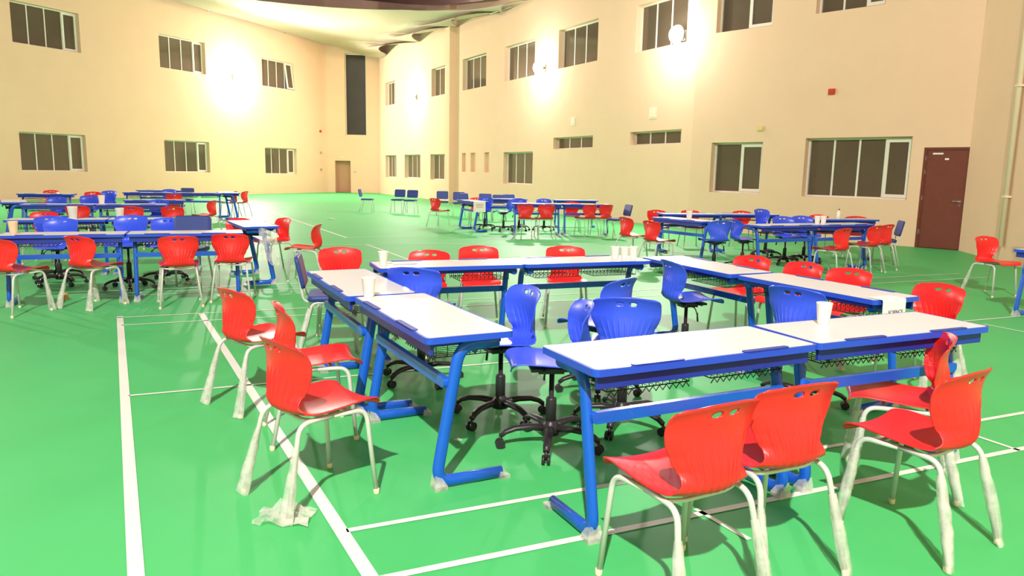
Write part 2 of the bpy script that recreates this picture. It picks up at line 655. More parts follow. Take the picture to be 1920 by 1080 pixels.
for (P, D, s, z, n), lbl in zip(LAMPS, (
        'lit floodlight on the left wall between the two farther upper windows',
        'lit floodlight on the right wall nearest the far corner',
        'lit floodlight on the right wall right of the pilaster',
        'lit floodlight on the right wall where the wall turns, the nearest and largest',
        'added fill floodlight on the left wall, unseen outside the left picture edge')):
    floodlight(P, D, s, z, lbl)
kq = Vector((KEY[0], -8.1))
floodlight(Vector((KEY[0] + 0, -8.1)), Vector((-1, 0)), 0.0, 10.9, 'lit floodlight high on the wall behind the viewer')


def wallbox(name, T, s, z, wd, h, d, m, label, cat, group=None):
    b = MB()
    b.box(s - wd / 2, s + wd / 2, -d, 0, z - h / 2, z + h / 2, T=T)
    b.box(s - wd * .36, s + wd * .36, -d - .012, -d, z - h * .36, z + h * .36, T=T)
    return tag(place(name, b.mesh(name, m)), label, cat, group)


nL = Vector((LD.y, -LD.x))


def TL(q):
    v = L0 + LD * q.x - nL * q.y
    return Vector((v.x, v.y, q.z))


wallbox('wall_vent', TR, 22.04, 3.27, .3, .3, .015, VENTM, 'off-white vent above the farther narrow window on the right wall', 'vent')
wallbox('wall_vent', TR, 26.48, 3.3, .36, .34, .015, VENTM, 'off-white vent above the nearer narrow window on the right wall', 'vent')
wallbox('fire_alarm', TC, 3.71 + s0c, 3.53, .15, .13, .06, REDBOX, 'small red alarm box on the right wall above the wide window', 'alarm')
wallbox('wall_sign', TC, 1.94 + s0c, 2.72, .16, .12, .05, YEL, 'small pale yellow fitting just above the two-pane window', 'sign')
for z, m, lb_ in ((3.7, REDBOX, 'small red fitting on the left wall, topmost of three near the far door'),
                  (2.41, GALV, 'small grey fitting on the left wall, middle of three near the far door'),
                  (1.4, GALV, 'small grey fitting on the left wall, lowest of three near the far door')):
    q = L0 + LD * 19.0
    wallbox('wall_fitting', TL, 19.0, z, .14, .14, .06, m, lb_, 'wall fitting')
wallbox('exit_light', TB, .62, 2.14, .24, .07, .08, VENTM, 'small pale light above the far door', 'light')
wallbox('wall_switch', TB, 1.45, 1.3, .14, .07, .04, GALV, 'small grey box right of the far door', 'wall fitting')


# ------------------------------------------------------------------ shade sails
def lerp_poly(pts, t):
    t = max(0, min(1, t)) * (len(pts) - 1)
    i = min(int(t), len(pts) - 2)
    return pts[i].lerp(pts[i + 1], t - i)


def scallop(pts, inward, depth, n=14):
    """concave arcs between attachment points"""
    out = []
    for a, b in zip(pts[:-1], pts[1:]):
        for k in range(n):
            t = k / n
            q = a.lerp(b, t) + inward * (4 * t * (1 - t) * depth * min(1, (b - a).length / 5.5))
            out.append(q)
    out.append(pts[-1])
    return out


def V3(p, z):
    return Vector((p.x, p.y, z))


def coons(F, B, L, R, nu, nv):
    vs = []
    for j in range(nv + 1):
        v = j / nv
        for i in range(nu + 1):
            u = i / nu
            q = (lerp_poly(F, u) * (1 - v) + lerp_poly(B, u) * v + lerp_poly(L, v) * (1 - u) + lerp_poly(R, v) * u
                 - (F[0] * (1 - u) * (1 - v) + F[-1] * u * (1 - v) + B[0] * (1 - u) * v + B[-1] * u * v))
            vs.append(q)
    fs = [(j * (nu + 1) + i, j * (nu + 1) + i + 1, (j + 1) * (nu + 1) + i + 1, (j + 1) * (nu + 1) + i) for j in range(nv) for i in range(nu)]
    return vs, fs


nRi = Vector((nR.x, nR.y, 0))
nLi = Vector((nL.x, nL.y, 0))
Rpts = [V3(on(R0, RD, s, .06), z) for s, z in ((19.2, 7.85), (16.6, 7.85), (11.9, 8.02), (6.9, 8.03), (1.6, 8.08), (0.5, 8.0))]
Lpts = [V3(on(L0, LD, s, .06), z) for s, z in ((2.6, 9.2), (10.7, 9.1), (16.0, 8.98), (19.0, 8.85))]
Rc = scallop(Rpts[:-1], nRi, 1.25)
Rc.append(Rpts[-1])
Lc = scallop(Lpts, nLi, .22)
Fpts = [Lpts[0], Vector((-8.8, 35.2, 8.85)), Rpts[0]]
Fc = []
seq = [Lpts[0], Vector((-5.0, 34.9, 8.6)), Rpts[0]]
a, b = seq[0], seq[1]
for k in range(16):
    t = k / 16
    Fc.append(a.lerp(b, t) + Vector((.1, .9, 0)) * 4 * t * (1 - t) * 2.2)
a, b = seq[1], seq[2]
for k in range(17):
    t = k / 16
    Fc.append(a.lerp(b, t) + Vector((-.1, .9, 0)) * 4 * t * (1 - t) * 0.9)
Bc = [Lpts[-1], Vector((-10.9, 46.4, 8.75)), Vector((-9.4, 46.7, 8.3)), Rpts[-1]]
vs, fs = coons(Fc, Bc, Lc, Rc, 40, 64)
sb = MB()
sb.add(vs, fs, 0, True)
sb.add([q + Vector((0, 0, .012)) for q in vs], [f[::-1] for f in fs], 0, True)
tag(place('shade_sail', sb.mesh('shade_sail', SAIL)), 'cream fabric shade sail with scalloped edges stretched over the far end', 'shade sail')
F2 = [Vector((-19, 8, 10.6)), Vector((0, 7, 10.2)), Vector((8.0, 12, 10.0))]
B2_ = [Vector(q) for q in ((-13.6, 37.2, 10.6), (-12.0, 38.4, 10.4), (-9.6, 40.0, 10.2), (-7.4, 39.8, 10.0), (-5.5, 39.0, 9.7), (-4.1, 37.2, 9.3), (-2.9, 35.0, 8.9), (-1.4, 31.6, 8.35))]
vs, fs = coons(F2, B2_, [F2[0], Vector((-17.8, 25, 10.7)), B2_[0]], [F2[-1], Vector((4.6, 19.5, 9.8)), Vector((1.6, 25.5, 8.9)), B2_[-1]], 28, 24)
sb = MB()
sb.add(vs, fs, 0, True)
sb.add([q + Vector((0, 0, .012)) for q in vs], [f[::-1] for f in fs], 0, True)
tag(place('shade_sail', sb.mesh('shade_sail_mauve', SAILPINK)), 'mauve fabric shade sail seen at the top edge above the cream one', 'shade sail')
for s, z, lbl in ((16.0, 8.98, 'short pale cable hooking the cream sail to the left wall, the farther one'), (10.7, 9.1, 'short pale cable hooking the cream sail to the left wall, the nearer one')):
    cb_ = MB()
    A = TL(Vector((s - .55, -.03, z + .55)))
    Bq = TL(Vector((s, -.1, z - .05)))
    Cq = TL(Vector((s + .75, -.04, z + .12)))
    cb_.tube([A, Bq, Cq], .022, 6)
    tag(place('sail_cable', cb_.mesh('sail_cable', GALV)), lbl, 'cable')
cb_ = MB()
cb_.tube([TR(Vector((15.4, -.04, 8.0))), TR(Vector((16.3, -.5, 7.78))), TR(Vector((17.3, -.05, 7.95)))], .025, 6)
tag(place('sail_cable', cb_.mesh('sail_cable', GALV)), 'short pale cable hooking the cream sail to the right wall', 'cable')


# ------------------------------------------------------------------ chair shell
PROF = [(.232, .418, .165), (.226, .432, .178), (.212, .440, .188), (.17, .444, .195), (.10, .441, .200), (.03, .436, .200), (-.04, .431, .196),
        (-.10, .429, .188), (-.145, .434, .174), (-.178, .450, .152), (-.197, .478, .143), (-.203, .515, .141), (-.200, .555, .156),
        (-.192, .595, .180), (-.185, .635, .196), (-.182, .675, .200), (-.186, .710, .199), (-.194, .738, .197), (-.203, .756, .190), (-.209, .766, .179), (-.212, .771, .164)]


def cat(p0, p1, p2, p3, t):
    return [0.5 * ((2 * b) + (-a + c) * t + (2 * a - 5 * b + 4 * c - d) * t * t + (-a + 3 * b - 3 * c + d) * t ** 3) for a, b, c, d in zip(p0, p1, p2, p3)]


def shell_mesh(name, material, dz=0.0):
    dense = []
    for i in range(len(PROF) - 1):
        g = lambda k: PROF[max(0, min(len(PROF) - 1, k))]
        for k in range(12):
            dense.append(cat(g(i - 1), g(i), g(i + 1), g(i + 2), k / 12))
    dense.append(PROF[-1])
    acc = [0]
    for a, b in zip(dense[:-1], dense[1:]):
        acc.append(acc[-1] + math.hypot(b[0] - a[0], b[1] - a[1]))
    NV, NU = 104, 110
    rows = []
    j = 0
    for i in range(NV + 1):
        t = acc[-1] * i / NV
        while j < len(acc) - 2 and acc[j + 1] < t:
            j += 1
        k = (t - acc[j]) / max(1e-9, acc[j + 1] - acc[j])
        rows.append([a + (b - a) * k for a, b in zip(dense[j], dense[j + 1])])
    bm = bmesh.new()
    grid = []
    for i, (y, z, w_) in enumerate(rows):
        i0, i1 = max(0, i - 1), min(NV, i + 1)
        ty, tz = rows[i1][0] - rows[i0][0], rows[i1][1] - rows[i0][1]
        l = math.hypot(ty, tz) or 1
        ny, nz = tz / l, -ty / l      # normal: towards the sitter on the back, up on the seat
        if ny < 0 and nz < 0:
            ny, nz = -ny, -nz
        hgt = max(0, min(1, (z - .44) / .14)) if y < -.12 else 0
        env = max(0, 1 - abs(z - .54) / .10) if (y < -.12 and z > .44) else 0
        env = env ** .6
        row = []
        for k in range(NU + 1):
            u = -1 + 2 * k / NU
            cup = (.044 - .02 * max(0, min(1, (z - .66) / .1))) * hgt * abs(u) ** 2.2 + (.014 * abs(u) ** 2.5 if z < .46 and y > -.15 else .02 * abs(u) ** 2)
            waist = .03 * abs(u) ** 1.6 * max(0, 1 - abs(z - .53) / .12)
            rib = -.0085 * env * max(0, math.cos(u * 5.5 * PI * 2)) ** 2.5 * (1 - abs(u) ** 6) * (1 if abs(u) < .9 else 0)
            off = cup + waist + rib
            my, mz = (1.0, 0.0) if hgt > .9 else (ny, nz)
            arch = .020 * abs(u) ** 2.4 * max(0, min(1, (z - .68) / .09))
            row.append(bm.verts.new((u * w_, y + my * off, z + mz * off + dz - arch)))
        grid.append(row)
    for i in range(NV):
        for k in range(NU):
            bm.faces.new((grid[i][k], grid[i][k + 1], grid[i + 1][k + 1], grid[i + 1][k]))
    # two oval hand holes
    a_, b_, zc = .023, .0125, .728 + dz
    dele = []
    for f in bm.faces:
        c = f.calc_center_median()
        if c.y < -.1:
            for sx in (-.037, .037):
                if ((c.x - sx) / a_) ** 2 + ((c.z - zc) / b_) ** 2 < 1:
                    dele.append(f)
                    break
    bmesh.ops.delete(bm, geom=dele, context='FACES')
    for v in bm.verts:
        if v.co.y < -.1 and v.is_boundary and abs(v.co.x) < .09 and abs(v.co.z - zc) < .03:
            sx = .037 if v.co.x > 0 else -.037
            d = math.hypot((v.co.x - sx) / a_, (v.co.z - zc) / b_)
            if 0 < d < 2:
                v.co.x = sx + (v.co.x - sx) / d
                v.co.z = zc + (v.co.z - zc) / d
    for f in bm.faces:
        f.smooth = True
    me0 = bpy.data.meshes.new(name)
    bm.to_mesh(me0)
    bm.free()
    tmp = bpy.data.objects.new('tmp', me0)
    COL.objects.link(tmp)
    md = tmp.modifiers.new('s', 'SOLIDIFY')
    md.thickness = .007
    md.offset = 0
    md.use_even_offset = False
    dg = bpy.context.evaluated_depsgraph_get()
    me = bpy.data.meshes.new_from_object(tmp.evaluated_get(dg))
    me.name = name
    bpy.data.objects.remove(tmp)
    me.materials.clear()
    me.materials.append(material)
    return me


SH_RED = shell_mesh('shell_red', RED)
SH_BLUE = shell_mesh('shell_blue', BLUE, 0.05)

# legs of the four-legged chair: each runs up, bends and meets its partner under the seat
LEG = {}
for nm, sx, pts in (('fl', -1, [(.208, .20, .004), (.182, .165, .415), (.168, 0.0, .418)]),
                    ('fr', 1, [(.208, .20, .004), (.182, .165, .415), (.168, 0.0, .418)]),
                    ('rl', -1, [(.21, -.255, .004), (.165, -.165, .412), (.168, 0.0, .418)]),
                    ('rr', 1, [(.21, -.255, .004), (.165, -.165, .412), (.168, 0.0, .418)])):
    b = MB()
    b.tube(rounded([(x * sx, y, z) for x, y, z in pts], .055, 6), .0115, 10)
    LEG[nm] = b.mesh('leg_' + nm, STEEL)
b = MB()
b.tube([(-.168, .08, .419), (.168, .08, .419)], .009, 8)
b.tube(rounded([(-.167, -.10, .416), (-.1, -.115, .408), (.1, -.115, .408), (.167, -.10, .416)], .03), .009, 8)
FRAME_M = b.mesh('seat_frame', STEEL)
GL = {}
for nm, x, y in (('fl', -.208, .20), ('fr', .208, .20), ('rl', -.21, -.255), ('rr', .21, -.255)):
    b = MB()
    b.lathe([(.013, 0), (.0145, .004), (.0145, .022), (.0125, .026)], 10, c=(x, y, 0))
    GL[nm] = b.mesh('glide', VENTM)


def wrap_mesh(nm, variant):
    rnd = random.Random(hash((nm, variant)) % 9999 if False else (ord(nm[0]) * 31 + ord(nm[1]) * 7 + variant * 13))
    sx = -1 if nm[1] == 'l' else 1
    fx, fy = (.208 * sx, .20) if nm[0] == 'f' else (.21 * sx, -.255)
    tx, ty = (.182 * sx, .165) if nm[0] == 'f' else (.165 * sx, -.165)
    N = 11
    pts, ra, rb_ = [], [], []
    top = .36 if variant == 0 else .31
    for k in range(N):
        t = k / (N - 1)
        z = top * (1 - t) + .004
        q = Vector((tx, ty)).lerp(Vector((fx, fy)), 1 - z / .415)
        pts.append((q.x + rnd.uniform(-.003, .003) * (t > .1), q.y - .012 * t * (1 if nm[0] == 'r' else -1) + rnd.uniform(-.002, .002), z))
        w_ = .0135 + .026 * t ** 1.2 + rnd.uniform(-.0012, .0012)
        ra.append(w_)
        rb_.append(.0135 + .010 * math.sin(PI * t) + rnd.uniform(0, .003))
    b = MB()
    b.tube(pts, ra, 12, ry=rb_, cap=False, upv=(1, .4, 0))
    return b.mesh('plastic_wrap', FILM)


WRAPS = {(nm, v): wrap_mesh(nm, v) for nm in ('fl', 'fr', 'rl', 'rr') for v in (0, 1)}


def red_chair(x, y, deg, label, wraps='', group='red plastic shell chairs', variant=0):
    """deg = compass of the way the chair faces, measured from +X"""
    r = thing('school_chair', (x, y, 0), math.radians(deg - 90), label, 'chair', group)
    place('seat_shell', SH_RED, r)
    place('seat_frame', FRAME_M, r)
    for nm in ('fl', 'fr', 'rl', 'rr'):
        l = place('leg', LEG[nm], r)
        place('foot_glide', GL[nm], l)
        if nm in wraps.split():
            place('plastic_wrap', WRAPS[(nm, variant)], l, 'loose clear plastic film around the leg')
    return r


# swivel chair
b = MB()
b.box(-.11, .11, -.10, .13, .452, .468)
b.box(-.05, .05, -.06, .08, .425, .452)
b.tube([(-.15, .06, .462), (.15, .06, .462)], .011, 8)
b.tube([(-.15, -.08, .462), (.15, -.08, .462)], .011, 8)
SW_PLATE = b.mesh('seat_plate', BLACK)
b = MB()
b.lathe([(.030, .09), (.030, .27), (.026, .28), (.0145, .281), (.0145, .43)], 16)
SW_COL = b.mesh('gas_column', [BLACK])
b = MB()
b.lathe([(.05, .07), (.052, .12), (.036, .135), (.034, .15)], 16)
for k in range(5):
    a = 2 * PI * k / 5 + .3
    pts, ra, rb_ = [], [], []
    for t, z, r1, r2 in ((.03, .105, .026, .022), (.12, .115, .024, .018), (.20, .110, .022, .016), (.255, .092, .021, .015), (.285, .07, .018, .014)):
        pts.append((math.cos(a) * t, math.sin(a) * t, z))
        ra.append(r2)
        rb_.append(r1)
    b.tube(pts, ra, 10, ry=rb_, upv=(0, 0, 1))
SW_BASE = b.mesh('star_base', BLACK)
CAST = []
for k in range(5):
    a = 2 * PI * k / 5 + .3
    c = Vector((math.cos(a) * .285, math.sin(a) * .285, 0))
    t = Vector((-math.sin(a), math.cos(a), 0))
    b = MB()
    for s in (-1, 1):
        p0 = c + t * (.006 * s) + Vector((0, 0, .026))
        p1 = c + t * (.022 * s) + Vector((0, 0, .026))
        b.tube([p0, p1], .026, 14)
    b.tube([c + Vector((0, 0, .026)), c + Vector((0, 0, .072))], .008, 8)
    CAST.append(b.mesh('caster', BLACK))
b = MB()
b.tube(rounded([(.05, 0, .44), (.13, .01, .435), (.16, .015, .39)], .02), .005, 6)
b.tube([(.16, .015, .40), (.172, .017, .33)], .012, 8, ry=.006)
SW_LEVER = b.mesh('height_lever', BLACK)


def blue_chair(x, y, deg, label, base_rot=0.0, dz=0.0):
    r = thing('swivel_chair', (x, y, 0), math.radians(deg - 90), label, 'chair', 'blue swivel chairs')
    o = place('seat_shell', SH_BLUE, r)
    o.location.z = dz
    for nm, me in (('seat_plate', SW_PLATE), ('height_lever', SW_LEVER)):
        q = place(nm, me, r)
        q.location.z = dz
    q = place('gas_column', SW_COL, r)
    q.scale.z = 1 + dz / .43
    bs = place('star_base', SW_BASE, r)
    bs.rotation_euler.z = base_rot
    for m in CAST:
        place('caster', m, bs)
    return r


# navy padded chair
def pad(w_, h, t, r, n=5, bulge=.006):
    b = MB()
    out = rrect(w_, h, r, n)
    inn = rrect(w_ - .02, h - .02, max(.005, r - .01), n)
    N = len(out)
    vs = [(x, y, 0) for x, y in inn] + [(x, y, t * .25) for x, y in out] + [(x, y, t * .75) for x, y in out] + [(x, y, t) for x, y in inn]
    fs = []
    for l in range(3):
        for i in range(N):
            j = (i + 1) % N
            fs.append((l * N + i, l * N + j, (l + 1) * N + j, (l + 1) * N + i))
    b.add(vs, fs, 0, True)
    o = len(b.v) - len(vs)
    b.f.append(tuple(o + i for i in range(N))[::-1]); b.m.append(0); b.s.append(False)
    b.f.append(tuple(o + 3 * N + i for i in range(N))); b.m.append(0); b.s.append(False)
    return b


b = pad(.41, .40, .045, .05)
b.v = [(x, y + .01, z + .425) for x, y, z in b.v]
NV_SEAT = b.mesh('seat_pad', NAVY)
b = pad(.40, .27, .035, .045)
tl = math.radians(12)
b.v = [(x, -.215 - (y + .135) * math.sin(tl) + (z - .03) * math.cos(tl) + x * x * .35, .665 + y * math.cos(tl) + (z - .03) * math.sin(tl)) for x, y, z in b.v]
NV_BACK = b.mesh('backrest', NAVY)
NVL = {}
for nm, sx, fy in (('fl', -1, 1), ('fr', 1, 1), ('rl', -1, -1), ('rr', 1, -1)):
    b = MB()
    if fy > 0:
        b.tube(rounded([(.205 * sx, .20, 0), (.18 * sx, .17, .415), (.18 * sx, -.02, .415)], .05), .0115, 10)
    else:
        b.tube(rounded([(.205 * sx, -.25, 0), (.18 * sx, -.15, .415), (.18 * sx, -.02, .415)], .05), .0115, 10)
    NVL[nm] = b.mesh('leg', STEEL)
b = MB()
for sx in (-1, 1):
    b.tube(rounded([(.15 * sx, .0, .415), (.15 * sx, -.22, .42), (.15 * sx, -.265, .73)], .05), .0105, 10)
b.tube([(-.18, .1, .415), (.18, .1, .415)], .009, 8)
NV_FR = b.mesh('back_frame', STEEL)


def navy_chair(x, y, deg, label, wraps=''):
    r = thing('padded_chair', (x, y, 0), math.radians(deg - 90), label, 'chair', 'navy padded chairs')
    place('seat_pad', NV_SEAT, r)
    place('backrest', NV_BACK, r)
    place('back_frame', NV_FR, r)
    for nm in ('fl', 'fr', 'rl', 'rr'):
        l = place('leg', NVL[nm], r)
        if nm in wraps.split():
            place('plastic_wrap', WRAPS[(nm, 0)], l, 'loose clear plastic film around the leg')
    return r


# ------------------------------------------------------------------ school table (x = length, -y = sitter's side, +y = foot side)
TL_, TD_ = 1.2, .45
b = MB()
b.prism(rrect(TL_ - .024, TD_ - .024, .02), .7385, .7605)
T_TOP = b.mesh('tabletop', TOP)
b = MB()
o1, o2 = rrect(TL_, TD_, .03), rrect(TL_ - .022, TD_ - .022, .021)
N = len(o1)
vs = [(x, y, z) for z in (.730, .7600) for x, y in o1] + [(x, y, z) for z in (.730, .7600) for x, y in o2]
fs = []
for i in range(N):
    j = (i + 1) % N
    fs += [(i, j, N + j, N + i), (2 * N + j, 2 * N + i, 3 * N + i, 3 * N + j), (N + i, N + j, 3 * N + j, 3 * N + i), (j, i, 2 * N + i, 2 * N + j)]
b.add(vs, fs, 0)
T_EDGE = b.mesh('edge_trim', BLUEEDGE)
T_TRAY = []
for xc in (-.29, .29):
    b = MB()
    b.prism(rrect(.26, .03, .013, cx=xc, cy=-TD_ / 2 + .015), .757, .7655)
    T_TRAY.append(b.mesh('pen_tray', DKBLUE))
b = MB()
for s in (-1, 1):
    b.box(-.54, .54, s * .17 - .012, s * .17 + .012, .70, .732)
b.box(-.57, .57, -.195, -.18, .672, .732)
for s in (-1, 1):
    b.box(s * .5 - .02, s * .5 + .02, -.17, .17, .70, .732)
T_RAIL = b.mesh('under_frame', DKBLUE)
T_LEG, T_CAP = [], []
for s in (-1, 1):
    b = MB()
    x = .53 * s
    b.tube(rounded([(x, .17, .700), (x, -.03, .700), (x, -.15, .035), (x, .20, .03)], [.09, .085], 8), .023, 14, ry=.030, upv=(1, 0, 0))
    T_LEG.append(b.mesh('table_leg', BLUESTEEL))
    caps = []
    for y0, y1, zt in ((-.165, -.10, .075), (.18, .235, .04)):
        c = MB()
        c.prism([(x - .034, y0), (x + .034, y0), (x + .032, y1), (x - .032, y1)], 0, .02)
        vs = [(x - .034, y0, .02), (x + .034, y0, .02), (x + .032, y1, .02), (x - .032, y1, .02),
              (x - .026, y0 * .9 + y1 * .1, zt), (x + .026, y0 * .9 + y1 * .1, zt), (x + .026, y0 * .4 + y1 * .6, zt * .8), (x - .026, y0 * .4 + y1 * .6, zt * .8)]
        c.add(vs, [(0, 1, 5, 4), (1, 2, 6, 5), (2, 3, 7, 6), (3, 0, 4, 7), (4, 5, 6, 7)])
        caps.append(c.mesh('foot_cap', FILM))
    T_CAP.append(caps)
b = MB()
b.prism(rrect(1.06, .05, .02), -.015, .015)
b.v = [(x, -.098 + z, .52 + y) for x, y, z in b.v]
T_BEAM = b.mesh('crossbeam', BLUESTEEL)
T_BASK = []
for xc in (-.27, .27):
    b = MB()
    x0, x1, y0, y1, zt, zb = xc - .21, xc + .21, -.13, .16, .735, .635
    r = .0028
    b.tube([(x0, y0, zb), (x1, y0, zb), (x1, y1, zb), (x0, y1, zb), (x0, y0, zb)], r, 5)
    for k in range(13):
        x = x0 + (x1 - x0) * k / 12
        b.tube([(x, y0, zt), (x, y0, zb), (x, y1, zb), (x, y1, zt)], r * .8, 4)
    for k in range(1, 5):
        y = y0 + (y1 - y0) * k / 5
        b.tube([(x0, y, zt), (x0, y, zb), (x1, y, zb), (x1, y, zt)], r * .8, 4)
    zz = []
    for k in range(25):
        zz.append((x0 + (x1 - x0) * k / 24, y0 - .003, zb if k % 2 else zb - .022))
    b.tube(zz, r, 5)
    T_BASK.append(b.mesh('wire_basket', BLACK))


def table(x, y, deg, label, group='white school tables', caps=True):
    r = thing('school_table', (x, y, 0), math.radians(deg), label, 'table', group)
    place('tabletop', T_TOP, r)
    e = place('edge_trim', T_EDGE, r)
    for m in T_TRAY:
        place('pen_tray', m, e)
    place('under_frame', T_RAIL, r)
    place('crossbeam', T_BEAM, r)
    for m in T_BASK:
        place('wire_basket', m, r)
    for l, cs in zip(T_LEG, T_CAP):
        lo = place('table_leg', l, r)
        if caps:
            for c in cs:
                place('foot_cap', c, lo, 'milky plastic cap on the foot')
    return r


#TABLES
for a in [
    (0.768, 3.241, 26, 'white table with blue edge, front centre, its left end nearest the blue swivel chairs'),
    (1.868, 3.760, 24, 'white table with blue edge, front right, carrying one paper cup'),
    (-0.46, 3.90, -62.4, 'white table with blue edge pointing at the viewer, nearest of the left pair'),
    (-1.05, 4.97, -63.5, 'white table with blue edge, farther of the left pair, beside the navy padded chair'),
    (-0.536, 6.03, 201, 'white table in the back row of the near ring, left one with cup and paper'),
    (0.585, 6.465, 201.5, 'white table in the back row of the near ring, right one with three cups'),
    (1.635, 6.30, 114, 'white table on the right side of the near ring, farther one without a card'),
    (2.19, 5.19, 117, 'white table on the right of the near ring with the SCIENCE card on its end'),
    (-4.85, 8.00, 21.5, 'white table with peach cup, front row of the left ring, cut by the picture edge'),
    (-3.73, 8.45, 21.5, 'white table in the front row of the left ring, right one'),
    (-3.50, 9.95, 120, 'white table at the right end of the left ring, standing crosswise with draped plastic'),
    (-6.18, 10.08, 201.5, 'white table in the far row of the left ring, left one with two cups'),
    (-5.06, 10.52, 201.5, 'white table in the far row of the left ring, right one'),
    (-8.40, 13.75, 21.5, 'white table in the front row of the second left ring, left one'),
    (-7.28, 14.19, 21.5, 'white table in the front row of the second left ring, right one'),
    (-9.75, 14.5, -55, 'white table standing crosswise at the left end of the second left ring'),
    (-11.4, 18.2, 10, 'white table at the back of the second left ring behind the blue chairs'),
    (-7.75, 16.1, 21, 'white table seen between red chairs in the middle of the left rings'),
    (-10.0, 20.4, 15, 'white table with open legs in the front row of the farthest left ring, left one'),
    (-8.75, 20.75, 15, 'white table in the front row of the farthest left ring, right one'),
    (-10.6, 22.3, 195, 'dark-edged table at the very back of the farthest left ring'),
    (-8.25, 21.5, 122, 'white table standing crosswise at the right end of the farthest left ring'),
    (-1.05, 18.9, -66, 'crosswise white table at the left end of the middle far ring with white card'),
    (-0.25, 20.6, 15, 'white table in the back row of the middle far ring, left one'),
    (0.55, 17.9, 8, 'white table in the front row of the middle far ring, left one'),
    (1.75, 18.1, 8, 'white table in the front row of the middle far ring, right one'),
    (1.7, 20.6, 190, 'white table in the back row of the middle far ring, right one'),
    (2.95, 12.75, -58, 'white table standing crosswise at the left end of the right ring'),
    (3.45, 14.55, 190, 'white table in the back row of the right ring, left one'),
    (4.65, 14.85, 190, 'white table in the back row of the right ring, middle one'),
    (4.25, 11.75, 24, 'white table in the front row of the right ring, left one with blue legs'),
    (5.35, 12.24, 24, 'white table in the front row of the right ring, right one with two cups'),
    (6.1, 13.75, 190, 'white table at the right rear of the right ring with a small bottle'),
    (6.07, 7.85, -63, 'white table with blue leg cut by the right picture edge'),
]:
    table(*a)

# loose film hanging round the right-hand leg of the front right table
wl = [o for o in bpy.data.objects if o.name == 'table_leg' or o.name.startswith('table_leg.')]
t2 = [o for o in bpy.data.objects if o.get('label', '').endswith('front right, carrying one paper cup')][0]
leg2 = [o for o in wl if o.parent == t2][1]
b = MB()
rnd = random.Random(3)
pts, ra, rb2 = [], [], []
for k in range(10):
    t = k / 9
    pts.append((.55 + .01 * t, -.03 - .085 * t, .68 - .50 * t))
    ra.append(.032 + .020 * t + rnd.uniform(-.004, .004))
    rb2.append(.045 + .035 * t + rnd.uniform(-.006, .006))
b.tube(pts, ra, 16, ry=rb2, cap=False, upv=(1, 0, 0))
place('plastic_wrap', b.mesh('table_wrap', FILM), leg2, 'loose milky plastic film around the leg')

